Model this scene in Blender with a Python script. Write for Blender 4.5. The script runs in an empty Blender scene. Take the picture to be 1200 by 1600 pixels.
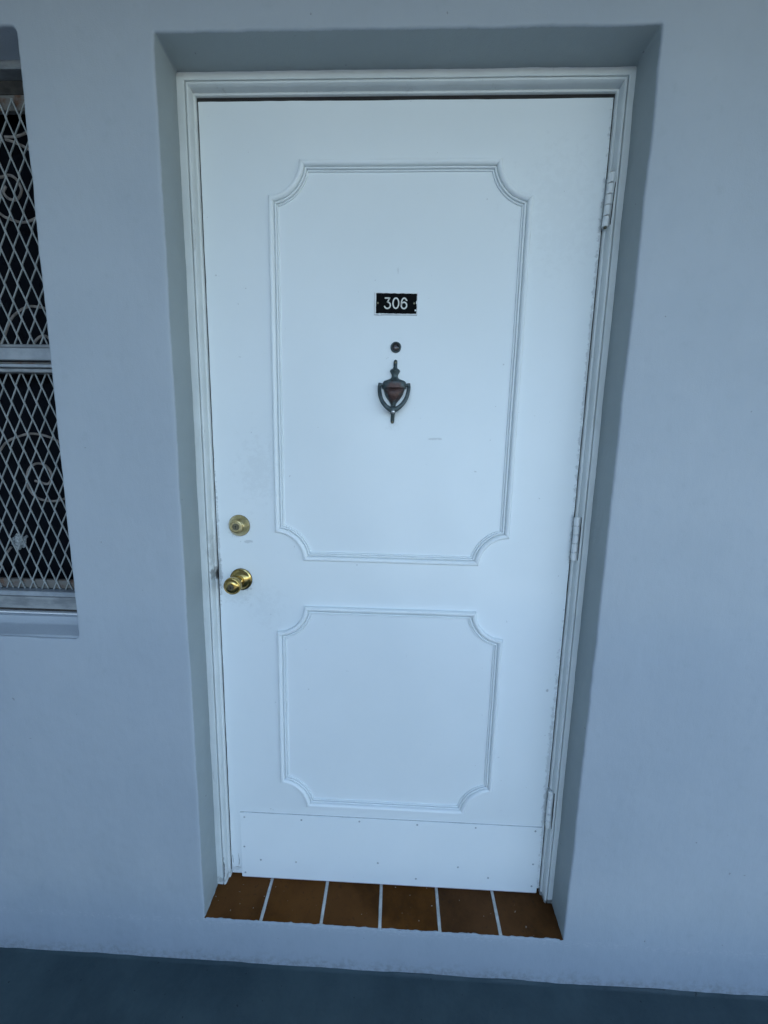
import bpy, math, random
from mathutils import Vector, Matrix, noise
from mathutils.geometry import delaunay_2d_cdt

S = bpy.context.scene
COL = S.collection
random.seed(7)
R_ = math.radians

# ------------------------------------------------------------------ camera
cam = bpy.data.cameras.new('camera')
cam.sensor_fit = 'VERTICAL'; cam.sensor_height = 36.0; cam.sensor_width = 36.0
cam.lens = 36.0 * 580.0 / 1600.0
cam.clip_start = 0.01; cam.clip_end = 3000
camo = bpy.data.objects.new('camera', cam); COL.objects.link(camo)
rt = Vector((0.9991717685, 0.0350812707, 0.0206175027))
up = Vector((-0.0254166398, 0.1423798052, 0.9894857177))
fw = Vector((-0.0317769003, 0.9891902221, -0.1431535298))
camo.matrix_world = Matrix(((rt.x, up.x, -fw.x, 0.0105), (rt.y, up.y, -fw.y, -0.8354), (rt.z, up.z, -fw.z, 1.2392), (0, 0, 0, 1)))
S.camera = camo

# ------------------------------------------------------------------ sky, sun, exposure
SUN_ELEV, SUN_AZ = 44.0, 18.0          # the sun stands behind the building: the gallery is in open shade
w = bpy.data.worlds.new('World'); S.world = w; w.use_nodes = True
nt = w.node_tree
sky = nt.nodes.new('ShaderNodeTexSky'); sky.sky_type = 'NISHITA'; sky.sun_disc = False
sky.sun_elevation = R_(SUN_ELEV); sky.sun_rotation = R_(SUN_AZ)
sky.air_density = 1.0; sky.dust_density = 1.0; sky.ozone_density = 1.0
nt.links.new(sky.outputs[0], nt.nodes['Background'].inputs[0])
nt.nodes['Background'].inputs[1].default_value = 0.12
sun = bpy.data.lights.new('sun', 'SUN'); sun.energy = 3.0; sun.angle = R_(0.5); sun.color = (1.0, 0.95, 0.88)
suno = bpy.data.objects.new('sun', sun); COL.objects.link(suno)
sd = Vector((math.sin(R_(SUN_AZ)) * math.cos(R_(SUN_ELEV)), math.cos(R_(SUN_AZ)) * math.cos(R_(SUN_ELEV)), math.sin(R_(SUN_ELEV))))
suno.rotation_euler = sd.to_track_quat('Z', 'Y').to_euler()
suno.location = (0, 0, 20)
S.view_settings.view_transform = 'Standard'; S.view_settings.look = 'None'
S.view_settings.gamma = 1.0; S.view_settings.use_curve_mapping = False
S.view_settings.exposure = 2.45
S.cycles.max_bounces = 6; S.cycles.diffuse_bounces = 4; S.cycles.glossy_bounces = 3; S.cycles.transmission_bounces = 2; S.cycles.volume_bounces = 0

# ------------------------------------------------------------------ helpers
def nz(x, s=1.0, seed=0.0):
    return noise.noise(Vector((x * s, seed * 7.31 + 0.37, seed * 3.17)))

def tag(o, label=None, cat=None, group=None, kind=None):
    if label: o['label'] = label
    if cat: o['category'] = cat
    if group: o['group'] = group
    if kind: o['kind'] = kind
    elif label: o['kind'] = 'thing'
    return o

def empty(name, loc, label=None, cat=None):
    o = bpy.data.objects.new(name, None); COL.objects.link(o); o.location = loc
    o.empty_display_size = 0.05
    return tag(o, label, cat)

ROOTLOC = {}
def wloc(o):
    v = Vector((0, 0, 0))
    while o: v += Vector(o.location); o = o.parent
    return v

class MB:
    """collects vertices and faces in world coordinates; build() links them as ONE mesh object"""
    def __init__(s): s.v = []; s.f = []
    def add(s, vs, fs):
        b = len(s.v); s.v += [tuple(p) for p in vs]; s.f += [tuple(b + i for i in f) for f in fs]; return s
    def box(s, x0, x1, y0, y1, z0, z1, b=0.0):
        if b <= 0:
            vs = [(x, y, z) for x in (x0, x1) for y in (y0, y1) for z in (z0, z1)]
            return s.add(vs, [(0, 1, 3, 2), (4, 6, 7, 5), (0, 4, 5, 1), (2, 3, 7, 6), (0, 2, 6, 4), (1, 5, 7, 3)])
        # chamfered on the front (y0) edges
        o = lambda i, y: [(x0 + i, y, z0 + i), (x1 - i, y, z0 + i), (x1 - i, y, z1 - i), (x0 + i, y, z1 - i)]
        return s.loops([o(b, y0), o(0, y0 + b), o(0, y1)], closed=True, cap0=True, cap1=True)
    def loops(s, L, closed=False, cap0=False, cap1=False):
        n = len(L[0]); b = len(s.v)
        for l in L: s.v += [tuple(p) for p in l]
        m = n if closed else n - 1
        for k in range(len(L) - 1):
            for i in range(m):
                j = (i + 1) % n
                s.f.append((b + k * n + i, b + k * n + j, b + (k + 1) * n + j, b + (k + 1) * n + i))
        if cap0: s.f.append(tuple(b + i for i in range(n))[::-1])
        if cap1: s.f.append(tuple(b + (len(L) - 1) * n + i for i in range(n)))
        return s
    def lathe_y(s, cx, y, cz, prof, n=40, cap=True):
        """profile (radius, height) turned about an axis standing out of the door (towards -Y)"""
        L = [[(cx + r * math.cos(2 * math.pi * i / n), y - h, cz + r * math.sin(2 * math.pi * i / n)) for i in range(n)] for r, h in prof]
        return s.loops(L, closed=True, cap1=cap)
    def tube(s, pts, r, n=8, cap=True, flat=1.0):
        pts = [Vector(p) for p in pts]; L = []
        for i, p in enumerate(pts):
            t = (pts[min(i + 1, len(pts) - 1)] - pts[max(i - 1, 0)]).normalized()
            a = Vector((0, 1, 0)); b = t.cross(a)
            if b.length < 1e-4: a = Vector((1, 0, 0)); b = t.cross(a)
            b.normalize(); a = b.cross(t).normalized()
            rr = r[i] if isinstance(r, (list, tuple)) else r
            L.append([p + b * rr * math.cos(2 * math.pi * k / n) + a * rr * flat * math.sin(2 * math.pi * k / n) for k in range(n)])
        return s.loops(L, closed=True, cap0=cap, cap1=cap)
    def build(s, name, mat, parent=None, smooth=35, loc=None):
        o0 = wloc(parent) if parent else Vector((0, 0, 0))
        lo = Vector(loc) if loc is not None else o0
        me = bpy.data.meshes.new(name)
        me.from_pydata([tuple(Vector(v) - lo) for v in s.v], [], s.f)
        me.materials.append(mat)
        import bmesh
        bm = bmesh.new(); bm.from_mesh(me); bmesh.ops.recalc_face_normals(bm, faces=bm.faces); bm.to_mesh(me); bm.free()
        if smooth:
            me.shade_smooth(); me.set_sharp_from_angle(angle=R_(smooth))
        o = bpy.data.objects.new(name, me); COL.objects.link(o)
        o.parent = parent; o.location = lo - o0
        return o

def catmull(P, k=6):
    P = [Vector(p) for p in P]; out = []
    for i in range(len(P) - 1):
        a, b, c, d = P[max(i - 1, 0)], P[i], P[i + 1], P[min(i + 2, len(P) - 1)]
        for j in range(k):
            t = j / k
            out.append(0.5 * ((2 * b) + (c - a) * t + (2 * a - 5 * b + 4 * c - d) * t * t + (3 * b - a - 3 * c + d) * t ** 3))
    out.append(P[-1]); return out

# ------------------------------------------------------------------ materials
class N:
    def __init__(s, name):
        s.m = bpy.data.materials.new(name); s.m.use_nodes = True; s.t = s.m.node_tree
        s.p = s.t.nodes['Principled BSDF']; s.geo = s.t.nodes.new('ShaderNodeNewGeometry'); s.pos = s.geo.outputs['Position']
    def new(s, t, **k):
        n = s.t.nodes.new(t)
        for a, b in k.items(): setattr(n, a, b)
        return n
    def lk(s, a, b):
        if isinstance(a, (int, float)): b.default_value = a
        elif isinstance(a, tuple): b.default_value = a if len(a) == 4 or len(b.default_value) == 3 else a + (1.0,)
        else: s.t.links.new(a, b)
    def math(s, op, a, b=0.0, clamp=False):
        n = s.new('ShaderNodeMath', operation=op, use_clamp=clamp); s.lk(a, n.inputs[0]); s.lk(b, n.inputs[1]); return n.outputs[0]
    def noise(s, scale, detail=4.0, rough=0.55, stretch=(1, 1, 1), off=(0, 0, 0), dist=0.0):
        mp = s.new('ShaderNodeMapping'); mp.inputs['Scale'].default_value = stretch; mp.inputs['Location'].default_value = off
        s.t.links.new(s.pos, mp.inputs[0])
        n = s.new('ShaderNodeTexNoise'); s.t.links.new(mp.outputs[0], n.inputs['Vector'])
        n.inputs['Scale'].default_value = scale; n.inputs['Detail'].default_value = detail; n.inputs['Roughness'].default_value = rough
        n.inputs['Distortion'].default_value = dist
        return n.outputs['Fac']
    def ramp(s, f, a, b, c0=0.0, c1=1.0, smooth=True):
        n = s.new('ShaderNodeMapRange', interpolation_type='SMOOTHSTEP' if smooth else 'LINEAR')
        s.lk(f, n.inputs[0]); n.inputs[1].default_value = a; n.inputs[2].default_value = b; n.inputs[3].default_value = c0; n.inputs[4].default_value = c1
        return n.outputs[0]
    def mix(s, f, a, b):
        n = s.new('ShaderNodeMix', data_type='RGBA'); s.lk(f, n.inputs[0]); s.lk(a, n.inputs[6]); s.lk(b, n.inputs[7]); return n.outputs[2]
    def sep(s):
        n = s.new('ShaderNodeSeparateXYZ'); s.t.links.new(s.pos, n.inputs[0]); return n.outputs
    def blot(s, c, r, nf, amp=0.5, soft=0.5):
        """stain of an uneven shape round the point c"""
        mp = s.new('ShaderNodeMapping'); mp.inputs['Location'].default_value = tuple(-a / b for a, b in zip(c, r)); mp.inputs['Scale'].default_value = tuple(1.0 / b for b in r)
        s.t.links.new(s.pos, mp.inputs[0])
        ln = s.new('ShaderNodeVectorMath', operation='LENGTH'); s.t.links.new(mp.outputs[0], ln.inputs[0])
        d = s.math('ADD', ln.outputs['Value'], s.math('MULTIPLY', s.math('SUBTRACT', nf, 0.5), amp * 5))
        return s.ramp(d, 1.0, 1.0 - soft, 0.0, 1.0)
    def bump(s, h, strength, dist, prev=None):
        n = s.new('ShaderNodeBump'); n.inputs['Strength'].default_value = strength; n.inputs['Distance'].default_value = dist
        s.lk(h, n.inputs['Height'])
        if prev is not None: s.t.links.new(prev, n.inputs['Normal'])
        return n.outputs[0]
    def out(s, col, rough=0.5, metal=0.0, nrm=None, spec=0.5):
        s.lk(col, s.p.inputs['Base Color']); s.lk(rough, s.p.inputs['Roughness']); s.lk(metal, s.p.inputs['Metallic'])
        s.p.inputs['Specular IOR Level'].default_value = spec
        if nrm is not None: s.t.links.new(nrm, s.p.inputs['Normal'])
        return s.m

def m_wall():
    n = N('wall_paint'); p = n.sep()
    a = n.noise(2.2, 5, .6); b = n.noise(28, 4, .6); c = n.noise(420, 3, .6)
    col = n.mix(n.ramp(a, .3, .7), (.380, .427, .474), (.414, .459, .503))
    col = n.mix(n.math('MULTIPLY', n.ramp(b, .55, .8), .25), col, (.31, .35, .385))
    col = n.mix(n.math('MULTIPLY', n.ramp(n.noise(9, 6, .7, (1, 1, .3), (2, 7, 1)), .52, .72), .16), col, (.46, .51, .555))
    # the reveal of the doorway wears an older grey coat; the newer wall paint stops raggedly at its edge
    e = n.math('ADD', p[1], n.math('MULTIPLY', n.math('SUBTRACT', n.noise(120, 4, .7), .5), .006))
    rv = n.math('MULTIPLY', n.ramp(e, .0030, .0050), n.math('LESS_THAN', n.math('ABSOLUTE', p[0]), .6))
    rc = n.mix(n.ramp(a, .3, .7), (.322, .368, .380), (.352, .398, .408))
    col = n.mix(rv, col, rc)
    # grime splashed up from the walkway, and scuff spots
    h = n.math('ADD', p[2], n.math('MULTIPLY', n.math('SUBTRACT', n.noise(14, 5, .65), .5), .10))
    g = n.math('MULTIPLY', n.ramp(h, -.118, -.168), n.ramp(n.noise(60, 4, .7), .38, .66))
    col = n.mix(n.math('MULTIPLY', g, .55), col, (.20, .20, .195))
    sp = n.ramp(n.noise(55, 2, .5, off=(3, 1, 2)), .745, .775)
    col = n.mix(n.math('MULTIPLY', sp, .55), col, (.16, .16, .17))
    # paint of the lip under the sill tiles is rubbed lighter
    l = n.math('MULTIPLY', n.ramp(n.math('ABSOLUTE', n.math('ADD', p[2], .036)), .016, .004), n.ramp(n.noise(90, 4, .7, (1, 1, 2)), .50, .62))
    col = n.mix(n.math('MULTIPLY', l, .5), col, (.52, .55, .58))
    tr = n.noise(5.5, 3, .5); tr2 = n.noise(30, 4, .55, (1, 1, .55))
    nr = n.bump(tr, .40, .012); nr = n.bump(tr2, .42, .0032, nr); nr = n.bump(c, .55, .0008, nr)
    return n.out(col, n.ramp(b, .2, .8, .5, .7), 0, nr, .35)

def m_door():
    n = N('door_paint'); p = n.sep()
    a = n.noise(3.0, 5, .6); f = n.noise(60, 5, .7); f2 = n.noise(240, 3, .6)
    col = n.mix(n.ramp(a, .3, .7), (.805, .855, .868), (.835, .880, .892))
    G = (.36, .38, .39)
    st = [((-.394, .1, 1.055), (.034, .2, .034), .35, .5, .55), ((-.394, .1, .912), (.034, .2, .035), .35, .5, .60), ((-.372, .1, 1.018), (.016, .2, .005), .7, .5, .4),
          ((-.41, .1, .865), (.05, .2, .028), .8, .7, .13), ((-.33, .1, .84), (.055, .2, .07), .9, .9, .07), ((-.34, .1, 1.20), (.06, .2, .10), .9, .9, .10),
          ((.36, .1, 1.80), (.11, .2, .16), .9, .9, .06), ((.103, .1, 1.289), (.020, .2, .0025), .9, .5, .35), ((.0015, .1, 1.673), (.003, .2, .010), .5, .6, .22),
          ((-.452, .1, .93), (.010, .2, .055), .5, .6, .6), ((-.452, .1, 1.02), (.005, .2, .18), .9, .6, .5), ((.455, .1, 1.5), (.006, .2, .5), .9, .6, .45), ((.452, .1, .35), (.007, .2, .4), .9, .6, .4),
          ((.0, .1, 1.33), (.02, .2, .03), .8, .9, .16), ((.43, .1, .63), (.004, .2, .005), .5, .5, .6), ((-.447, .1, .012), (.03, .2, .012), .7, .6, .35)]
    for c, r, amp, soft, k in st:
        col = n.mix(n.math('MULTIPLY', n.blot(c, r, f, amp, soft), k), col, G)
    sp = n.ramp(n.noise(75, 2, .5, off=(1, 5, 2)), .765, .79)
    col = n.mix(n.math('MULTIPLY', sp, .35), col, (.3, .31, .32))
    br = n.noise(26, 4, .6, (1, 1, .06)); orange = n.noise(160, 3, .55)
    nr = n.bump(n.noise(4, 3, .5), .25, .006); nr = n.bump(br, .16, .0012, nr); nr = n.bump(orange, .22, .0006, nr)
    return n.out(col, n.ramp(f, .2, .8, .36, .52), 0, nr, .45)

def m_frame():
    n = N('frame_paint'); f = n.noise(45, 5, .7); a = n.noise(7, 4, .6)
    col = n.mix(n.ramp(a, .3, .7), (.66, .695, .69), (.75, .785, .78))
    col = n.mix(n.math('MULTIPLY', n.ramp(n.noise(38, 5, .75, (1, 1, .25)), .60, .74), .45), col, (.36, .36, .34))
    for c, r, amp, soft, k in [((-.458, .09, .930), (.009, .03, .024), .5, .5, .5), ((-.4575, .09, .925), (.0045, .03, .013), .4, .4, .95), ((-.46, .09, .99), (.015, .03, .06), .7, .7, .22),
                               ((-.466, .08, .030), (.0018, .03, .045), .5, .4, .9), ((.47, .09, -.012), (.02, .05, .012), .7, .5, .8), ((-.47, .08, .0), (.03, .05, .012), .9, .6, .35)]:
        col = n.mix(n.math('MULTIPLY', n.blot(c, r, f, amp, soft), k), col, (.05, .045, .04))
    br = n.noise(60, 4, .6, (1, 1, .08))
    nr = n.bump(n.noise(18, 4, .6), .35, .003); nr = n.bump(br, .3, .001, nr); nr = n.bump(n.noise(220, 3, .6), .25, .0006, nr)
    return n.out(col, n.ramp(f, .2, .8, .4, .6), 0, nr, .4)

def m_simple(name, c0, c1, scale=20, rough=(.4, .6), metal=0.0, bump=0.3, bd=.001, spec=.5, stretch=(1, 1, 1), lo=.35, hi=.65, detail=5):
    n = N(name); f = n.noise(scale, detail, .65, stretch)
    nr = n.bump(n.noise(scale * 5, 3, .6, stretch), bump, bd)
    return n.out(n.mix(n.ramp(f, lo, hi), c0, c1), n.ramp(f, .3, .7, *rough), metal, nr, spec)

def m_tile():
    n = N('sill_tile_glaze'); f = n.noise(16, 5, .7); g = n.noise(5, 3, .5)
    col = n.mix(n.ramp(f, .3, .7), (.060, .023, .0060), (.100, .040, .011))
    col = n.mix(n.math('MULTIPLY', n.ramp(g, .42, .62), .6), col, (.140, .060, .022))
    col = n.mix(n.math('MULTIPLY', n.ramp(n.noise(95, 5, .7), .56, .72), .5), col, (.03, .018, .012))
    col = n.mix(n.math('MULTIPLY', n.ramp(n.noise(120, 2, .5, (1, 1, 1), (4, 2, 1)), .735, .76), .8), col, (.42, .36, .30))
    oi = n.new('ShaderNodeObjectInfo'); hs = n.new('ShaderNodeHueSaturation'); n.lk(n.ramp(oi.outputs['Random'], 0, 1, .86, 1.16, False), hs.inputs['Value']); n.lk(n.ramp(oi.outputs['Random'], 0, 1, .98, 1.08, False), hs.inputs['Saturation']); n.lk(col, hs.inputs['Color'])
    nr = n.bump(n.noise(60, 5, .65), .5, .0012)
    return n.out(hs.outputs[0], n.ramp(g, .35, .65, .45, .75), 0, nr, .10)

def m_floor():
    n = N('walkway_paint'); f = n.noise(4, 5, .65); g = n.noise(90, 5, .7)
    col = n.mix(n.ramp(f, .3, .7), (.032, .058, .069), (.057, .092, .103))
    col = n.mix(n.math('MULTIPLY', n.ramp(g, .55, .75), .35), col, (.075, .095, .105))
    col = n.mix(n.math('MULTIPLY', n.ramp(n.noise(70, 2, .5), .73, .76), .7), col, (.012, .014, .016))
    nr = n.bump(n.noise(9, 4, .6), .4, .006); nr = n.bump(g, .5, .0015, nr)
    return n.out(col, n.ramp(g, .3, .7, .5, .68), 0, nr, .4)

def m_brass():
    n = N('aged_brass'); f = n.noise(95, 5, .7); g = n.noise(30, 4, .6)
    col = n.mix(n.ramp(f, .38, .62), (.42, .28, .085), (.66, .49, .19))
    col = n.mix(n.math('MULTIPLY', n.ramp(g, .55, .75), .6), col, (.16, .10, .04))
    nr = n.bump(n.noise(260, 3, .6), .12, .0004)
    return n.out(col, n.ramp(g, .3, .7, .09, .24), 1.0, nr)

def m_brass_pale():
    n = N('worn_pale_brass'); f = n.noise(70, 5, .7); g = n.noise(180, 3, .6)
    col = n.mix(n.ramp(f, .35, .65), (.44, .34, .15), (.64, .54, .31))
    col = n.mix(n.math('MULTIPLY', n.ramp(g, .60, .72), .7), col, (.09, .06, .03))
    return n.out(col, n.ramp(f, .3, .7, .28, .42), 1.0, n.bump(g, .2, .0003))

MW, MD, MF, MT, MFL = m_wall(), m_door(), m_frame(), m_tile(), m_floor()
MBR, MBP = m_brass(), m_brass_pale()
M_KEY = m_simple('dull_key_metal', (.13, .115, .075), (.22, .20, .14), 90, (.35, .5), 1.0)
M_BLACK = m_simple('key_slot_black', (.004, .004, .004), (.008, .008, .008), 90, (.6, .8))
def m_knock():
    n = N('weathered_bronze'); f = n.noise(70, 5, .7); g = n.noise(160, 4, .7)
    col = n.mix(n.ramp(f, .35, .65), (.040, .060, .064), (.085, .115, .120))
    col = n.mix(n.blot((.0002, .085, 1.398), (.026, .05, .030), f, .25, .5), col, n.mix(n.ramp(g, .35, .65), (.045, .022, .018), (.085, .045, .038)))
    col = n.mix(n.math('MULTIPLY', n.ramp(g, .62, .7), .5), col, (.17, .20, .20))
    return n.out(col, n.ramp(f, .3, .7, .34, .5), .45, n.bump(g, .5, .0008))
M_KNOCK = m_knock()
M_PATINA = m_simple('bronze_patina', (.050, .072, .078), (.10, .125, .13), 80, (.4, .58), .45, .5, .0008)
M_PLATE = m_simple('black_plastic', (.0045, .0045, .005), (.008, .008, .008), 60, (.55, .7), 0, .15, .0004, .03)
M_DIGIT = m_simple('engraved_white', (.70, .69, .64), (.78, .77, .72), 90, (.5, .6))
M_PLWHITE = m_simple('plate_edge_white', (.74, .76, .77), (.80, .82, .83), 90, (.45, .6))
M_GROUT = m_simple('pale_grout', (.42, .42, .39), (.60, .60, .57), 40, (.7, .85), 0, .6, .001)
M_DIRT = m_simple('dark_grime', (.020, .018, .016), (.05, .045, .04), 60, (.7, .9))
M_ALU = m_simple('painted_aluminium', (.28, .31, .34), (.37, .40, .43), 22, (.38, .55), .15, .25, .0008)
M_ALU_W = m_simple('weathered_aluminium', (.22, .235, .245), (.36, .375, .38), 50, (.45, .65), .3, .3, .0008, .5, (.3, 1, 1))
M_RUST = m_simple('rusty_channel', (.16, .155, .145), (.12, .06, .035), 26, (.6, .8), .2, .5, .001, .4, (1, 1, 1), .5, .68)
M_MESH = m_simple('painted_steel_mesh', (.26, .285, .285), (.37, .395, .395), 40, (.45, .6), .05, .3, .0006)
M_SCROLL = m_simple('aged_cream_iron', (.15, .13, .115), (.27, .25, .235), 45, (.5, .65), 0, .4, .0008)
M_HINGE = m_simple('hinge_paint', (.74, .77, .77), (.82, .84, .84), 60, (.35, .5), 0, .2, .0005)
M_LEAD = m_simple('pitted_cast_ornament', (.14, .16, .17), (.46, .49, .49), 190, (.5, .65), .1, .9, .0015)
M_CEIL = m_simple('ceiling_paint', (.50, .52, .54), (.58, .60, .61), 9, (.6, .75), 0, .4, .003)
M_ROOM = m_simple('dim_room_paint', (.05, .05, .055), (.07, .07, .075), 4, (.8, .9))
M_GROUND = m_simple('yard_asphalt', (.05, .055, .055), (.095, .1, .095), .3, (.8, .95), 0, .5, .01)
M_STRIP = m_simple('weather_strip', (.42, .36, .40), (.55, .48, .52), 50, (.6, .8))
M_SCREW = m_simple('painted_screw', (.30, .33, .35), (.50, .53, .55), 300, (.45, .6))
def m_glass():
    n = N('dark_window_glass')
    n.out((.004, .005, .008), n.ramp(n.noise(30, 4, .6), .3, .7, .25, .4), 0, None, .05)
    return n.m
M_GLASS = m_glass()

# ------------------------------------------------------------------ large structure
D = 0.0994                       # door face, metres behind the wall face
DL, DR, DB, DT = -.4887, .4880, -.0275, 2.0555       # door opening
WL, WR, WB, WT = -1.865, -.7642, .782, 2.0700        # window opening
FZ = -.1701                      # walkway level

def outline(x0, x1, z0, z1, r, off, step=.007, seed=0, amp=0.0):
    """rounded rectangle grown outwards by off; amp adds a hand-plastered wobble"""
    R = r + max(off, 0.0); pts = []
    def seg(ax, az, bx, bz):
        n = max(2, int(math.hypot(bx - ax, bz - az) / step))
        for i in range(n): t = i / n; pts.append((ax + (bx - ax) * t, az + (bz - az) * t))
    def arc(cx, cz, a0):
        for i in range(6):
            a = a0 + math.pi / 2 * i / 6; pts.append((cx + R * math.cos(a), cz + R * math.sin(a)))
    seg(x0 + r, z0 - off, x1 - r, z0 - off); arc(x1 - r, z0 + r, -math.pi / 2)
    seg(x1 + off, z0 + r, x1 + off, z1 - r); arc(x1 - r, z1 - r, 0)
    seg(x1 - r, z1 + off, x0 + r, z1 + off); arc(x0 + r, z1 - r, math.pi / 2)
    seg(x0 - off, z1 - r, x0 - off, z0 + r); arc(x0 + r, z0 + r, math.pi)
    if amp:
        o = []
        for x, z in pts:
            o.append((x + amp * (noise.noise(Vector((x * 3, z * 9, seed))) + .5 * noise.noise(Vector((x * 8, z * 31, seed + 5))) + .3 * noise.noise(Vector((x * 8, z * 95, seed + 6)))),
                      z + amp * (noise.noise(Vector((x * 9, z * 3, seed + 9))) + .5 * noise.noise(Vector((x * 31, z * 8, seed + 14))) + .3 * noise.noise(Vector((x * 95, z * 8, seed + 15))))))
        return o
    return pts

def build_wall():
    m = MB(); X0, X1, Z0, Z1, T = -4.2, 5.2, -.40, 2.72, .20
    holes = []
    for k, (a, b, c, d, r) in enumerate(((DL, DR, DB, DT, .004), (WL, WR, WB, WT, .012))):
        prof = [(.030, 0, 0), (.010, .0, .6), (.0042, .0001, 1), (.0024, .0005, 1), (.0010, .0015, 1), (.0003, .0030, 1), (0, .0050, 1), (0, .04, .6), (0, .075, .6), (0, T, 0)]
        L = [[(x, y, z) for x, z in outline(a, b, c, d, r, o, seed=k * 3.3, amp=.0021 * wv)] for o, y, wv in prof]
        m.loops(L, closed=True)
        holes.append(([(x, z) for x, y, z in L[0]], [(x, z) for x, y, z in L[-1]]))
    for side, y in ((0, 0.0), (1, T)):
        pts = [Vector((X0, Z0)), Vector((X1, Z0)), Vector((X1, Z1)), Vector((X0, Z1))]; loops = [[0, 1, 2, 3]]
        for h in holes:
            b = len(pts); pts += [Vector(p) for p in h[side]]; loops.append(list(range(b, b + len(h[side])))[::-1])
        v, e, f, *_ = delaunay_2d_cdt(pts, [], loops, 2, 1e-7)
        def inside(cx, cz, h):
            c = False; n = len(h)
            for i in range(n):
                (xa, za), (xb, zb) = h[i], h[(i + 1) % n]
                if (za > cz) != (zb > cz) and cx < (xb - xa) * (cz - za) / (zb - za) + xa: c = not c
            return c
        fs = []
        for t in f:
            cx = sum(v[i].x for i in t) / len(t); cz = sum(v[i].y for i in t) / len(t)
            if not any(inside(cx, cz, h[side]) for h in holes): fs.append(tuple(t))
        m.add([(p.x, y, p.y) for p in v], fs)
    # weld the rings
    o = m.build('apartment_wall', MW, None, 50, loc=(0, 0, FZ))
    import bmesh
    bm = bmesh.new(); bm.from_mesh(o.data); bmesh.ops.remove_doubles(bm, verts=bm.verts, dist=1e-5); bmesh.ops.recalc_face_normals(bm, faces=bm.faces); bm.to_mesh(o.data); bm.free()
    o.data.shade_smooth(); o.data.set_sharp_from_angle(angle=R_(50))
    return tag(o, 'pale blue grey stuccoed wall around the recessed white door', 'wall')
build_wall()

# walkway floor with the ragged paint line it leaves on the foot of the wall
m = MB(); n = 420; xs = [-4.15 + 9.3 * i / n for i in range(n + 1)]
lip = [max(.0004, .0035 + .0045 * nz(x, 5, 1) + .0022 * nz(x, 26, 2)) for x in xs]
m.loops([[(x, -1.62, FZ) for x in xs], [(x, -.30, FZ) for x in xs], [(x, -.010, FZ) for x in xs], [(x, -.0035, FZ + .0012) for x in xs],
         [(x, -.0016, FZ + l) for x, l in zip(xs, lip)], [(x, .004, FZ + l) for x, l in zip(xs, lip)]])
tag(m.build('walkway_floor', MFL, None, 60, loc=(0, -.8, FZ)), kind='structure')
m = MB().box(-4.2, 5.2, -1.80, .5, FZ - .22, FZ - .004); tag(m.build('walkway_slab', M_CEIL, None, 0, loc=(0, 0, FZ)), kind='structure')
m = MB().box(-4.2, 5.2, -1.95, 5.0, 2.42, 5.6); tag(m.build('gallery_ceiling', M_CEIL, None, 0, loc=(0, 0, 2.42)), kind='structure')  # unseen; set low and built up tall to dim the wall top and ground
rail = empty('balcony_railing', (0, -1.70, FZ), 'open metal railing along the outer edge of the walkway', 'railing')
MB().box(-2.04, 5.2, -1.80, -1.64, FZ - .003, FZ + .24).build('shade_kerb', M_CEIL, rail, 0)  # unseen kerb, added to dim the foot of the wall
M_RAIL = m_simple('railing_paint', (.55, .57, .58), (.65, .67, .68), 30, (.4, .55))
MB().box(-2.04, 5.2, -1.725, -1.675, FZ + 1.03, FZ + 1.07).build('top_rail', M_RAIL, rail, 0)
MB().box(-2.04, 5.2, -1.715, -1.685, FZ + .25, FZ + .28).build('bottom_rail', M_RAIL, rail, 0)
bal = MB().box(-.008, .008, -1.708, -1.692, FZ + .281, FZ + 1.029).build('baluster', M_RAIL, rail, 0)
for i in range(49):
    b = bal if i == 0 else bal.copy()
    if i: COL.objects.link(b); b.parent = rail
    b.location.x = -1.95 + .145 * i
m = MB().box(-2.25, -2.05, -6.5, -.003, -6.39, 3.4); tag(m.build('sky_block_wall', MW, None, 0, loc=(-2.15, -.8, FZ)), 'unseen blue grey wall added left of the walkway to block sky light', 'wall')  # unseen wall, added and run far outward to darken the left side
# the room behind the window
m = MB()
m.box(-4.2, 5.2, 4.8, 5.0, FZ, 2.41).box(-4.2, -4.0, .21, 4.79, FZ, 2.41).box(5.0, 5.2, .21, 4.79, FZ, 2.41).box(-.62, -.58, .21, 4.79, FZ, 2.41)
m.box(-3.99, 4.99, .203, 4.79, FZ - .1, FZ).box(-3.99, 4.99, .203, 4.79, 2.40, 2.415)
tag(m.build('room_interior', M_ROOM, None, 0, loc=(0, 2, FZ)), kind='structure')
m = MB().add([(-900, -900, -6.4), (900, -900, -6.4), (900, 900, -6.4), (-900, 900, -6.4)], [(0, 1, 2, 3)])
tag(m.build('ground', M_GROUND, None, 0, loc=(0, 0, -6.4)), kind='structure')

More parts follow.
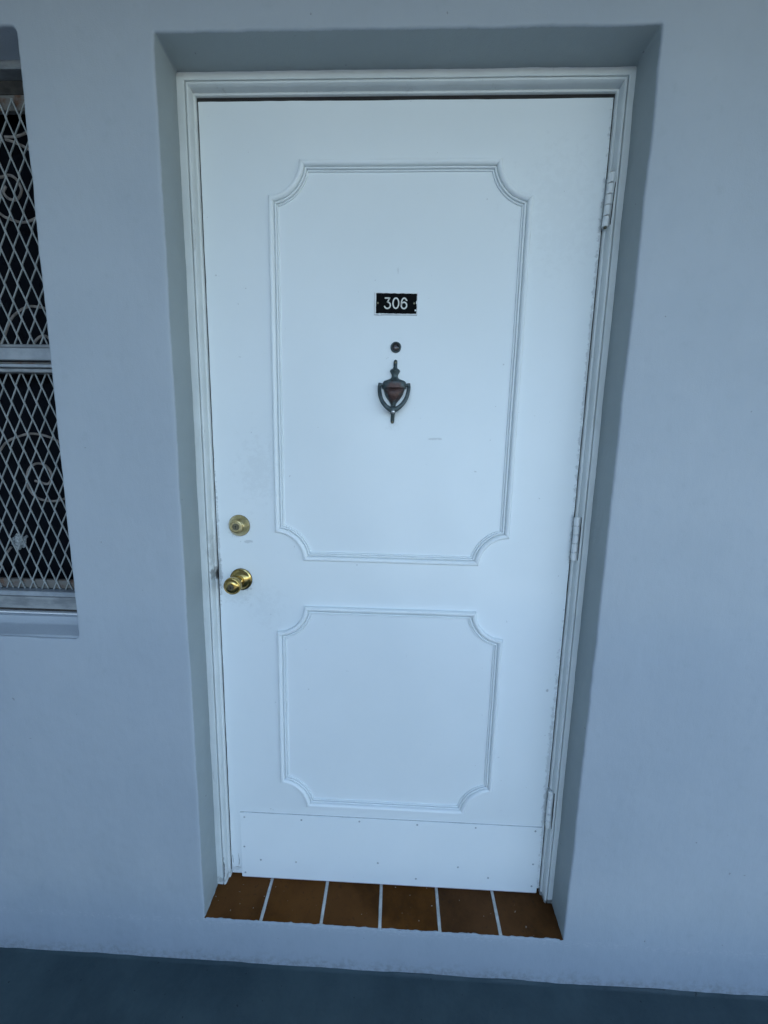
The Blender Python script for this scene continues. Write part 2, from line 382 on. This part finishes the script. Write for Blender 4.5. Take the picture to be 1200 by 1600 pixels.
# ------------------------------------------------------------------ tiled sill
frame = empty('doorway', (0, .08, -.0275), 'white jambs and brown tiled sill of the deep doorway around the door', 'doorway')
gx = [-.3318, -.1655, -.0045, .1584, .3216]
ex = [-.4945] + gx + [.4945]
YF, YB, ZF, ZB = .0015, .16, -.0238, -.0110
def sz(y): return ZF + (ZB - ZF) * (y - YF) / (YB - YF)
m = MB(); m.loops([[(-.4945, y, sz(y) - .0026), (.4945, y, sz(y) - .0026)] for y in (YF + .004, .05, .1, YB)])
sill = m.build('door_sill', M_DIRT, frame, 0)
for i in range(6):
    a = ex[i] + (.0042 if i else 0); b = ex[i + 1] - (.0042 if i < 5 else 0)
    m = MB(); nx, ny = 14, 6; tilt = random.uniform(-.0006, .0006)
    rows = []
    for j in range(ny + 1):
        y = YF + (YB - YF) * j / ny
        row = []
        for k in range(nx + 1):
            x = a + (b - a) * k / nx; e = min(k, nx - k, j * 2)
            yy = y + (.0016 * nz(x, 30, i) + .0008 * nz(x, 90, i + 9) if j == 0 else 0)
            row.append((x, yy, sz(y) + tilt * (k / nx - .5) + .0006 * noise.noise(Vector((x * 14, y * 14, i))) - (.0012 if e == 0 else 0)))
        rows.append(row)
    fr = [(x, y + .0006, z - .010) for x, y, z in rows[0]]
    m.loops([fr] + rows)
    for sgn in (0, -1):
        m.loops([[r[sgn] for r in rows], [(r[sgn][0], r[sgn][1], r[sgn][2] - .008) for r in rows]])
    m.build('tile', MT, sill, 50)
for i, x in enumerate(gx):
    m = MB(); ys = [YF + (YB - YF) * j / 16 for j in range(17)]
    L = []
    for j, y in enumerate(ys):
        wv = .0006 * nz(y, 60, i); h = sz(y) + .0002 + .0004 * nz(y, 50, i + 4)
        L.append([(x - .0046 + wv, y, h - .002), (x - .0036 + wv, y, h), (x + .0036 - wv, y, h), (x + .0046 - wv, y, h - .002)])
    m.loops([[(p[0], YF + .0004, p[2] - .008) for p in L[0]]] + L); m.build('grout_line', M_GROUT, sill, 50)
# ragged run of dried paint and caulk where tile, reveal and wall meet
for name, path in (('caulk_bead', [(-.4885, y, sz(y) + .0008) for y in [.004 + .0042 * k for k in range(18)]]), ('caulk_bead', [(.4885, y, sz(y) + .0008) for y in [.004 + .0042 * k for k in range(18)]]),
                   ('caulk_bead', [(x, .0012, -.0262) for x in [-.484 + .00605 * k for k in range(160)]])):
    rr = [max(.0006, (.0019 if abs(path[0][0] - path[-1][0]) < .01 else .0013) + .0022 * nz(k, .35, len(path)) + .001 * nz(k, .9, 3)) for k in range(len(path))]
    m = MB().tube(path, rr, 6); m.build(name, MW, sill, 60)

# ------------------------------------------------------------------ door frame
FL, FR, FT, FB = -.4870, .4895, 2.0555, -.0170
PROF = [(-.010, .165), (-.010, .0774), (.0, .0774), (.0148, .0766), (.0156, .0774), (.0158, .0832), (.0172, .0832), (.0174, .0788), (.0186, .0769), (.0205, .0762), (.0225, .0771),
        (.0240, .0800), (.0246, .0850), (.0249, .0950), (.0283, .0962), (.0291, .0975), (.0291, .1450), (.046, .1450), (.046, .170)]
def wob(t, k, o):
    a = .0011 if o <= 0 else .0004
    return a * nz(t, 6, k + 1) + a * .6 * nz(t, 23, k + 2), .0005 * nz(t, 5, k + 30) + .0003 * nz(t, 24, k + 31)
for k, side in enumerate(('L', 'R', 'T')):
    m = MB(); ns = 130; L = []
    for o, y in PROF:
        row = []
        for i in range(ns + 1):
            t = i / ns
            if side == 'T':
                x = FL + o + .0002 + (FR - FL - 2 * o - .0004) * t; dx, dy = wob(x, k * 5, o); row.append((x, y + dy * (y < .1), FT - o + dx * (o < .02)))
            else:
                z = FB + (FT - o - .0002 - FB) * t; dx, dy = wob(z, k * 5, o); s = 1 if side == 'L' else -1
                row.append(((FL if s > 0 else FR) + s * o + dx * (o < .02), y + dy * (y < .1), z))
        L.append(row)
    m.loops(L)
    m.f.append(tuple(i * (ns + 1) for i in range(len(PROF)))); m.f.append(tuple(i * (ns + 1) + ns for i in range(len(PROF))))
    m.build('head_jamb' if side == 'T' else 'side_jamb', MF, frame, 32)
m = MB().box(-.470, .472, .150, .185, -.012, .004, .002); m.build('threshold', M_ALU, frame, 30)

M_SEAL = m_simple('black_seal', (.010, .009, .009), (.022, .020, .018), 40, (.7, .9))
MB().box(FL + .030, FR - .030, .1012, .140, 2.0178, 2.0262).build('head_seal', M_SEAL, frame, 0)
MB().box(FL + .0294, FL + .034, .1030, .140, .004, 2.0176).build('side_seal', M_SEAL, frame, 0)
MB().box(FR - .034, FR - .0294, .1030, .140, .004, 2.0176).build('side_seal', M_SEAL, frame, 0)
# ------------------------------------------------------------------ door
door = empty('apartment_door', (0, D, 0), 'white painted apartment door with two moulded panels and the number 306', 'door')
X0, X1, ZT = -.4548, .4574, 2.0185
m = MB(); ns = 120
def edge_loop(ins, y, wv=1.0):
    P = []
    A = [(X0 + ins, .0005 + ins), (X1 - ins, .0005 + ins), (X1 - ins, ZT - ins), (X0 + ins, ZT - ins)]
    for q in range(4):
        (ax, az), (bx, bz) = A[q], A[(q + 1) % 4]
        for i in range(ns):
            t = i / ns; x = ax + (bx - ax) * t; z = az + (bz - az) * t; wj = .0007 * wv * (nz(x + 3 * z, 7, q) + .7 * nz(x + 3 * z, 40, q + 5))
            P.append((x + (wj if q % 2 else 0), y, z + (0 if q % 2 else wj)))
    return P
m.loops([edge_loop(.0025, D), edge_loop(.0010, D + .0004), edge_loop(.0002, D + .0018), edge_loop(0, D + .0435)], closed=True, cap0=True, cap1=True)
m.build('door_leaf', MD, door, 30)

# applied mouldings: straight strips and concave corner strips, mitred together
MPROF = [(.0, .0008), (.0001, -.0050), (.0010, -.0078), (.0030, -.0098), (.0058, -.0106), (.0086, -.0100), (.0108, -.0082), (.0120, -.0062), (.0126, -.0040), (.0128, -.0006), (.0143, -.0006),
         (.0145, -.0046), (.0158, -.0062), (.0174, -.0064), (.0186, -.0054), (.0190, -.0008), (.0203, -.0008), (.0205, -.0032), (.0218, -.0038), (.0230, -.0032), (.0236, .0008)]
def panel(x0, x1, z0, z1, rx):
    cx = [(x0, z0, 1, 1), (x1, z0, -1, 1), (x1, z1, -1, -1), (x0, z1, 1, -1)]
    for (x, z, sx, sz_) in cx:                                # concave quarter strips
        m = MB(); L = []; na = 18
        for o, y in MPROF:
            a0 = math.asin(o / (rx + o)); a1 = math.pi / 2 - a0
            L.append([(x + sx * (rx + o) * math.cos(a0 + (a1 - a0) * (.003 + .994 * i / na)), D + y + .0003 * nz(i, .5, x + z), z + sz_ * (rx + o) * math.sin(a0 + (a1 - a0) * (.003 + .994 * i / na))) for i in range(na + 1)])
        m.loops(L); cap(m, na); m.build('moulding_strip', MD, door, 28)
    for horiz in (1, 0):
        for s in (0, 1):
            m = MB(); L = []; na = 24
            for o, y in MPROF:
                e = math.sqrt((rx + o) ** 2 - o * o) + .0003; row = []
                for i in range(na + 1):
                    t = i / na
                    if horiz:
                        X = (x0 + e) + (x1 - x0 - 2 * e) * t; Z = (z0 + o) if s == 0 else (z1 - o)
                    else:
                        Z = (z0 + e) + (z1 - z0 - 2 * e) * t; X = (x0 + o) if s == 0 else (x1 - o)
                    ww = .0006 * nz(t, 4, x0 + s + horiz * 3) + .0003 * nz(t, 17, x0 + s + 7)
                    row.append((X + (0 if horiz else ww), D + y + .0003 * nz(t, 9, s + 2), Z + (ww if horiz else 0)))
                L.append(row)
            m.loops(L); cap(m, na); m.build('moulding_strip', MD, door, 28)
def cap(m, na):
    k = len(MPROF); m.f.append(tuple(i * (na + 1) for i in range(k))); m.f.append(tuple(i * (na + 1) + na for i in range(k)))
panel(-.2989, .2990, .9714, 1.8986, .0725)
panel(-.2992, .3010, .2421, .8467, .0735)

# kick plate and its screws
m = MB().box(-.4223, .4497, D - .0034, D - .0002, -.0100, .2080, .0006)
kick = m.build('kick_plate', MD, door, 30)
M_EDGE_LINE = m_simple('edge_shadow_dirt', (.24, .26, .27), (.42, .44, .46), 40, (.7, .9))  # grey for the line of shadow and dirt painted round the plates
MB().box(-.4228, .4501, D - .0010, D + .001, .15, .2087).build('edge_line', M_EDGE_LINE, kick, 0)
MB().box(-.4228, -.4215, D - .0010, D + .001, -.0098, .15).build('edge_line', M_EDGE_LINE, kick, 0)
for x, z in [(-.409, .194), (-.412, .094), (-.412, .004), (-.364, .051), (-.258, .050), (-.016, .062), (-.241, .194), (-.072, .199), (.095, .198), (.262, .198), (.431, .197), (.433, .087), (.434, .012), (.218, .063), (.097, .015), (.307, .032)]:
    m = MB().lathe_y(x, D - .0033, z, [(.0030, 0), (.0027, .0006), (.0016, .0011)], 10); m.box(x - .0017, x + .0017, D - .0047, D - .0040, z - .0004, z + .0004)
    s = m.build('screw', M_SCREW, kick, 40)
m = MB().box(-.421, .4485, D - .0008, D + .030, -.0145, -.0103); m.build('weather_strip', M_STRIP, door, 0)
m = MB().box(-.4545, -.4225, D + .004, D + .03, -.0088, -.0030, .0006); m.build('weather_strip', M_PLWHITE, door, 0)
for pts in ([(-.4335, .066), (-.4318, .052), (-.4308, .040), (-.4318, .028), (-.4334, .022)], [(-.4505, .060), (-.4495, .045), (-.4490, .030)], [(-.4445, .0165), (-.436, .0178), (-.4255, .0160)]):
    P = catmull([(x, D - .00005, z) for x, z in pts], 5); rr = [.0001 + .0006 * math.sin(math.pi * i / (len(P) - 1)) * (1 + .6 * nz(i, .6, 2)) for i in range(len(P))]
    MB().tube(P, rr, 5, True, .4).build('paint_crack', M_DIRT, door, 60)

# deadbolt
cx, cz = -.3944, 1.0590
MB().lathe_y(cx, D, cz, [(.0280, -.001), (.0282, .0006), (.0262, .0008)], 56).build('rosette_rim', M_DIRT, door, 32)
db = MB().lathe_y(cx, D, cz, [(.0272, 0), (.0276, .0015), (.0268, .0034), (.0225, .0100), (.0196, .0150), (.0180, .0172), (.0172, .0178)], 48).build('deadbolt', MBP, door, 30)
MB().lathe_y(cx, D, cz, [(.0163, .0160), (.0165, .0205), (.0160, .0216), (.0140, .0220), (.0132, .0212), (.0095, .0212)], 40).build('lock_ring', MBP, db, 30)
MB().lathe_y(cx, D, cz, [(.0088, .018), (.0088, .0226), (.0082, .0232), (.0080, .0232)], 28).build('key_cylinder', M_KEY, db, 30)
MB().box(cx - .0009, cx + .0009, D - .0236, D - .0228, cz - .0048, cz + .0040).box(cx - .0016, cx + .0016, D - .02355, D - .0228, cz + .0012, cz + .0030).build('key_slot', M_BLACK, db, 0)
# knob
cx, cz = -.3944, .9142
MB().lathe_y(cx, D, cz, [(.0296, -.001), (.0299, .0008), (.0280, .0010)], 56).build('rosette_rim', M_DIRT, door, 32)
kb = MB().lathe_y(cx, D, cz, [(.0284, 0), (.0290, .0012), (.0286, .0028), (.0262, .0040), (.0252, .0046), (.0240, .0066), (.0205, .0098), (.0165, .0122), (.0142, .0134), (.0138, .016)], 56).build('door_knob', MBR, door, 32)
MB().lathe_y(cx, D, cz, [(0.0122, 0.0120), (0.0122, 0.0215), (0.0136, 0.0228), (0.0136, 0.0245), (0.0124, 0.0258), (0.0124, 0.0275), (0.0142, 0.0290), (0.0142, 0.0308), (0.0130, 0.0322), (0.0149, 0.0345), (0.0169, 0.0375), (0.0197, 0.0415), (0.0215, 0.0460), (0.0221, 0.0505), (0.0221, 0.0535), (0.0215, 0.0562), (0.0201, 0.0582), (0.0192, 0.0586), (0.0188, 0.0582), (0.0181, 0.0592), (0.0158, 0.0618), (0.0127, 0.0634), (0.0088, 0.0638), (0.0086, 0.0630)], 56).build('knob_grip', MBR, kb, 26)
MB().lathe_y(cx, D, cz, [(.0079, .058), (.0079, .0645), (.0073, .0651), (.0070, .0651)], 28).build('key_cylinder', M_KEY, kb, 30)
MB().box(cx - .0008, cx + .0008, D - .0655, D - .0647, cz - .0046, cz + .0036).box(cx - .0015, cx + .0015, D - .06545, D - .0647, cz - .0028, cz - .0010).build('key_slot', M_BLACK, kb, 0)

# number plate
px, pz, u = -.0018, 1.5990, .0001125
m = MB().box(px - .0502, px + .0502, D - .0024, D - .0001, pz - .0243, pz + .0243, .0004); npl = m.build('number_plate', M_PLWHITE, door, 30)
MB().box(px - .0509, px + .0506, D - .0008, D + .001, pz - .0250, pz + .0247).build('edge_line', M_EDGE_LINE, npl, 0)  # same painted line of shadow and dirt behind the number plate
m = MB(); P = []
for (ax, az), (bx, bz) in zip([(-.0468, -.0218), (.0488, -.0222), (.0490, .0215), (-.0462, .0226)], [(.0488, -.0222), (.0490, .0215), (-.0462, .0226), (-.0468, -.0218)]):
    for i in range(30):
        t = i / 30; x = ax + (bx - ax) * t; z = az + (bz - az) * t; k = .0007 * noise.noise(Vector((x * 160, z * 160, 2))) + .0005 * noise.noise(Vector((x * 500, z * 500, 5)))
        P.append((px + x + k, z + pz + k))
m.loops([[(x, D - .0010, z) for x, z in P], [(x, D - .0030, z) for x, z in P]], closed=True, cap1=True); m.build('black_face', M_PLATE, npl, 30)
def ell(cx, cy, rx, ry, a0, a1, n=28): return [(cx + rx * math.cos(R_(a0 + (a1 - a0) * i / n)), cy + ry * math.sin(R_(a0 + (a1 - a0) * i / n))) for i in range(n + 1)]
def digit(strokes):
    m = MB(); wd = 13.4
    for s in strokes:
        P = [Vector((px + (x - 580) * u, pz + (395 - y) * u)) for x, y in s]; h = wd * u; L = []
        cl = (P[0] - P[-1]).length < 1e-5
        for i, p in enumerate(P):
            a = P[i - 1] if i else (P[-2] if cl else p); b = P[i + 1] if i < len(P) - 1 else (P[1] if cl else p)
            t = (b - a).normalized(); nn = Vector((-t.y, t.x)); k = 1.0
            if 0 < i < len(P) - 1: k = 1 / max(.5, nn.dot(Vector((-(b - p).normalized().y, (b - p).normalized().x))))
            L.append([(p.x + nn.x * h * k, D - .0028, p.y + nn.y * h * k), (p.x + nn.x * h * k, D - .0034, p.y + nn.y * h * k), (p.x - nn.x * h * k, D - .0034, p.y - nn.y * h * k), (p.x - nn.x * h * k, D - .0028, p.y - nn.y * h * k)])
        m.loops(L, cap0=False)
        if not cl:
            for p in (P[0], P[-1]):
                ring = [(p.x + h * math.cos(2 * math.pi * i / 14), p.y + h * math.sin(2 * math.pi * i / 14)) for i in range(14)]
                m.loops([[(a, D - .0028, b) for a, b in ring], [(a, D - .00342, b) for a, b in ring]], closed=True, cap1=True)
    m.build('digit', M_DIGIT, npl, 30)
digit([[(358, 290), (452, 290)], [(452, 290), (402, 368)], [(402, 368)] + ell(404, 431, 62, 62, -80, 158)])
digit([ell(580, 390, 60, 100, 0, 360, 44)])
digit([ell(750, 432, 56, 62, 0, 360, 36), [(806, 333)] + ell(752, 395, 57, 105, -45, -180, 20) + [(694, 430)]])
for x in (202, 962):
    MB().lathe_y(px + (x - 580) * u, D - .0029, pz + .0008, [(.0026, 0), (.0023, .0007), (.0012, .0010)], 14).build('screw', M_KEY, npl, 40)
for x, y, a, b in ((245, 606, 34, 20), (990, 526, 20, 18), (1012, 375, 14, 34), (800, 176, 26, 9), (940, 180, 30, 8)):
    c = [(px + (x + a * math.cos(t * .7854) * (1 + .3 * nz(t, 1.3, x)) - 580) * u, pz + (395 - y + b * math.sin(t * .7854)) * u) for t in range(8)]
    MB().loops([[(p, D - .0028, q) for p, q in c], [(p, D - .00325, q) for p, q in c]], closed=True, cap1=True).build('paint_chip', M_PLWHITE, npl, 0)

# peephole
cx, cz = .0006, 1.5019
pe = MB().lathe_y(cx, D, cz, [(.0126, 0), (.0128, .0018), (.0120, .0034), (.0104, .0042), (.0092, .0036), (.0086, .0012)], 36).build('peephole', M_PATINA, door, 35)
MB().lathe_y(cx, D, cz, [(.0088, .0010), (.0070, .0024), (.0040, .0033), (.0015, .0036)], 24).build('lens', m_simple('peephole_glass', (.02, .018, .018), (.07, .055, .055), 150, (.05, .12), 0, 0, .0001), pe, 60)
MB().loops([[(cx + r * math.cos(math.pi * i / 12), D - .0038, cz + .0006 + r * math.sin(math.pi * i / 12)) for i in range(13)] for r in (.0088, .0058)]).build('peephole_shade', M_BLACK, pe, 0)

# knocker (zoom units of .000244 m; it hangs a little out of plumb)
kc, kz, ku = .0008, 1.4727, .0002095
def kp(x, y): return (kc + (x - 445) * ku - (y - 380) * ku * .028, kz - (y - 380) * ku * .622 / .622)
KZ = (1.4727 - 1.3240) / (1515 - 380)
def K(x, y, dep): return (kc + (x - 445) * .0001313 - (y - 380) * .0000040 + (y - 380) * 0, D - dep, kz - (y - 380) * KZ)
urn = [(378, 12, 4), (390, 30, 6), (420, 36, 7), (500, 36, 7), (530, 44, 8), (552, 80, 12), (575, 94, 14), (600, 82, 13), (640, 60, 11), (680, 58, 10), (715, 84, 12), (740, 150, 15), (752, 190, 16), (775, 212, 18), (800, 218, 18), (860, 224, 18), (884, 220, 18),
       (892, 200, 14), (930, 186, 16), (990, 168, 17), (1050, 134, 15), (1100, 92, 13), (1135, 68, 11), (1165, 50, 10), (1215, 44, 9), (1260, 52, 9), (1330, 46, 8), (1350, 35, 7), (1470, 35, 6), (1500, 29, 5), (1515, 12, 3)]
m = MB(); L = []
for y, hw, dp in urn:
    L.append([K(445 + hw * math.cos(math.pi * i / 14), y, dp * .001 * (math.sin(math.pi * i / 14) ** .6)) for i in range(15)])
m.loops(L); kn = m.build('door_knocker', M_KNOCK, door, 40)
arm = [(183, 800, 10), (178, 870, 11), (184, 950, 15), (206, 1050, 19), (254, 1150, 22), (322, 1228, 24), (390, 1272, 24), (445, 1280, 24)]
P = [K(x, y, d * .001) for x, y, d in arm] + [K(890 - x, y, d * .001) for x, y, d in arm[-2::-1]]
P = catmull(P, 5); nP = len(P)
rr = [.0039 + .0014 * math.sin(math.pi * i / (nP - 1)) + .0030 * math.exp(-((i - nP / 2) / 5.0) ** 2) for i in range(nP)]
hb = MB().tube(P, rr, 12, True, .75).build('knocker_handle', M_PATINA, kn, 60)
for s in (-1, 1):
    MB().tube([K(445 + s * 200, 830, .0095), K(445 + s * 258, 830, .0095), K(445 + s * 292, 830, .0095)], [.0036, .0040, .003], 10).build('pivot_pin', M_PATINA, kn, 50)
a = K(452, 1322, .0310); MB().lathe_y(a[0], a[1] + .003, a[2], [(.0048, 0), (.0044, .0016), (.0020, .0028)], 12).build('worn_tip', m_simple('rubbed_metal', (.45, .45, .44), (.6, .6, .6), 200, (.2, .35), .9), kn, 50)
for y in (430, 1490):
    a = K(445, y, .006); MB().lathe_y(a[0], a[1], a[2], [(.0030, -.001), (.0026, .0012), (.0012, .0018)], 10).build('screw', M_KEY, kn, 50)

# hinges
for hi, (z0, z1, tx) in enumerate(((1.7560, 1.8640, .0032), (.9950, 1.1050, .0), (.2240, .3360, -.0006))):
    hx, hy = .4586, .0862
    m = MB().box(hx - .0004, hx + .0030, hy + .002, .140, z0 + .003, z1 - .003); h = m.build('hinge', MF, door, 0)
    n5 = 5; gap = .0018
    for k in range(n5):
        a = z0 + (z1 - z0) * k / n5 + gap * random.uniform(.3, 1); b = z0 + (z1 - z0) * (k + 1) / n5 - gap * random.uniform(.2, .8)
        sh = lambda z: hx + tx * ((z - z0) / (z1 - z0) - .2)
        jx = random.uniform(-.0003, .0003)
        MB().tube([(sh(a) + jx, hy, a), (sh(a) + jx, hy, a + .0005), (sh(b) + jx, hy, b - .0005), (sh(b) + jx, hy, b)], [.0058, .0065, .0065, .0058], 16).build('knuckle', M_HINGE, h, 40)
    MB().tube([(sh(z0), hy, z0 - .0018), (sh(z1), hy, z1 + .0016)], .0034, 10).build('hinge_pin', M_KEY if hi == 0 else MF, h, 40)
    my = lambda z: .0794 - max(0.0, sh(z) - hx) * .85
    MB().tube([(sh(z) + .0074, my(z), z) for z in (z0 + .002, z0 + .03, (z0 + z1) / 2, z1 - .03, z1 + .001)], [.0009, .0014, .0015, .0014, .0009], 6).build('hinge_mortise', M_DIRT, h, 60)

# ------------------------------------------------------------------ window with security mesh
win = empty('barred_window', ((WL + WR) / 2, .08, WB), 'window with diamond security mesh and iron scrolls left of the door', 'window')
A, B = WL - .004, WR + .004
def bar(name, z0, z1, y0, y1, mat, b=.0015): return MB().box(A, B, y0, y1, z0, z1, b).build(name, mat, win, 30)
# sloped plaster sill
m = MB(); xs = [A + (B - A) * i / 60 for i in range(61)]
m.loops([[(x, y, z + .0012 * nz(x, 9, 3) * (y > .01)) for x in xs] for y, z in ((.004, .776), (.0075, .7838), (.012, .7862), (.042, .7945), (.048, .7975), (.056, .8120), (.066, .8150), (.15, .8155))])
m.build('window_sill', MW, win, 40)
bar('sill_bead', .8150, .8186, .0625, .080, M_PLWHITE, .0008)
bar('sill_gap', .8188, .8280, .0720, .090, M_DIRT, .001)
bar('bottom_rail', .8282, .8612, .0640, .100, M_ALU_W)
bar('bottom_rail_lip', .8632, .8760, .0620, .090, M_ALU)
bar('mesh_channel', .8785, .9020, .0820, .092, M_RUST)
bar('meeting_rail', .4 + 1.0540, .4 + 1.0815, .0630, .100, M_ALU)
bar('meeting_rail_cap', 1.4825, 1.4905, .0650, .090, M_ALU_W, .002)
bar('rail_strip', 1.4465, 1.4500, .0690, .090, M_RUST, .0005)
bar('rail_lip', 1.4375, 1.4450, .0635, .090, M_ALU)
bar('rail_base', 1.4265, 1.4350, .0660, .090, M_ALU_W)
bar('head_frame', 2.0545, 2.0726, .0640, .100, M_ALU_W)
bar('head_gap', 2.0250, 2.0540, .0880, .100, M_DIRT)
bar('mesh_channel', 1.9930, 2.0240, .0860, .096, M_RUST)
for xa, xb in ((A, A + .05), (B - .05, B)):
    MB().box(xa, xb, .066, .099, .8620, 2.0540, .002).build('side_frame', M_ALU_W, win, 30)
MB().box(A, B, .1300, .1340, .81, 2.072).build('glass_pane', M_GLASS, win, 0)
PITCH, ROW = .0322, .0381
def mesh_panel(z0, z1, xph, zph, y):
    m = MB(); k0 = math.floor((z0 - zph) / ROW); k1 = math.ceil((z1 - zph) / ROW)
    for n in range(int((A + .02 - xph) / PITCH), int((B - .01 - xph) / PITCH) + 1):
        for s in (1, -1):
            P = []
            jit = random.uniform(-.0006, .0006)
            for k in range(k0, k1 + 1):
                xn = xph + n * PITCH + (s * PITCH / 2 if k % 2 else 0) + (s * .0011 if k % 2 == 0 else -s * .0011); zn = zph + k * ROW
                jx = .0007 * nz(n * 1.7 + k, 1.1, n + .3)
                for dz in (-.0038, .0038):
                    P.append((xn + jit * .5 + jx, y + (.0011 if dz < 0 else -.0011), zn + dz))
            # clip to the panel
            Q = []
            for i in range(len(P) - 1):
                a, b = Vector(P[i]), Vector(P[i + 1])
                if b.z < z0 or a.z > z1: continue
                if a.z < z0: a = a + (b - a) * ((z0 - a.z) / (b.z - a.z))
                if b.z > z1: b = a + (b - a) * ((z1 - a.z) / (b.z - a.z))
                if not Q: Q.append(a)
                Q.append(b)
            if len(Q) < 2: continue
            L = []
            for i, p in enumerate(Q):
                t = (Q[min(i + 1, len(Q) - 1)] - Q[max(i - 1, 0)]).normalized(); r = Vector((t.z, 0, -t.x)); h = .00145
                d = Vector((0, .0008, 0)); L.append([p + r * h - d, p - r * h - d * .4, p - r * h + d, p + r * h + d * 1.6])
            m.loops(L, closed=True, cap0=True, cap1=True)
    return m.build('security_mesh', M_MESH, win, 30)
mesh_panel(.8780, 1.4270, -.9452, 1.3569, .0780)
mesh_panel(1.4900, 2.0100, -.8953, 1.7812, .0780)
SCR = {'s1': [(-.903, 1.947), (-.876, 1.949), (-.846, 1.959), (-.82, 1.975)], 's2': [(-.902, 1.942), (-.877, 1.935), (-.843, 1.918), (-.815, 1.895)],
       's3': [(-.960, 1.862), (-.923, 1.866), (-.904, 1.870), (-.887, 1.861), (-.877, 1.844), (-.876, 1.833), (-.886, 1.821), (-.898, 1.818), (-.913, 1.822), (-.921, 1.834), (-.912, 1.846)],
       's4': [(-.975, 1.82), (-.933, 1.787), (-.917, 1.779), (-.883, 1.770), (-.848, 1.778), (-.82, 1.795)],
       's5': [(-.975, 1.492), (-.963, 1.513), (-.940, 1.555), (-.916, 1.574), (-.891, 1.584), (-.870, 1.584), (-.844, 1.579), (-.815, 1.56)],
       's6': [(-.889, 1.490), (-.887, 1.501), (-.879, 1.511), (-.862, 1.519), (-.845, 1.511), (-.836, 1.495)],
       's7': [(-1.04, 1.19), (-1.005, 1.243), (-.984, 1.263), (-.954, 1.275), (-.924, 1.282), (-.896, 1.281), (-.865, 1.272), (-.845, 1.259), (-.82, 1.235)],
       's8': [(-.924, 1.163), (-.910, 1.159), (-.891, 1.156), (-.878, 1.173), (-.881, 1.192), (-.892, 1.204), (-.911, 1.208), (-.931, 1.200), (-.944, 1.181), (-.947, 1.160), (-.941, 1.141), (-.927, 1.123), (-.909, 1.114), (-.887, 1.111), (-.861, 1.115), (-.820, 1.13)],
       's9': [(-1.09, .90), (-1.043, .944), (-1.029, .964), (-1.010, .985)]}
for k, pts in SCR.items():
    for mir in (0, 1):
        P = catmull([((WL + WR - x) if mir else x, .094 + .0015 * math.sin(i), z) for i, (x, z) in enumerate(pts)], 6)
        MB().tube(P, [.0030 + .0003 * nz(i, .4, 3) for i in range(len(P))], 8, True, .7).build('iron_scroll', M_SCROLL, win, 60)
for mir in (0, 1):
    c = (WL + WR + .989) if mir else -.989; s = -1 if mir else 1
    ring = [(.024, 90), (.017, 62), (.022, 38), (.013, 12), (.018, -22), (.0145, -48), (.0225, -82), (.0235, -100), (.015, -132), (.019, -160), (.012, 175), (.0185, 150), (.016, 118)]
    L = []
    for f, dy in ((1.0, .0), (.96, -.0035), (.6, -.0065), (.25, -.0080)):
        L.append([(c + s * f * r * math.cos(R_(a)), .095 + dy + .0008 * noise.noise(Vector((r * 300, a, f * 9))), 1.0 + f * r * math.sin(R_(a))) for r, a in ring])
    MB().loops(L, closed=True, cap0=True, cap1=True).build('cast_ornament', M_LEAD, win, 20)
    P = catmull([(c + s * x, .095, z) for x, z in ((.010, .985), (.017, .997), (.019, 1.010), (.026, 1.016))], 5)
    MB().tube(P, [.003 + .0012 * math.sin(i) ** 2 for i in range(len(P))], 8, True, .5).build('iron_scroll', M_LEAD, win, 50)
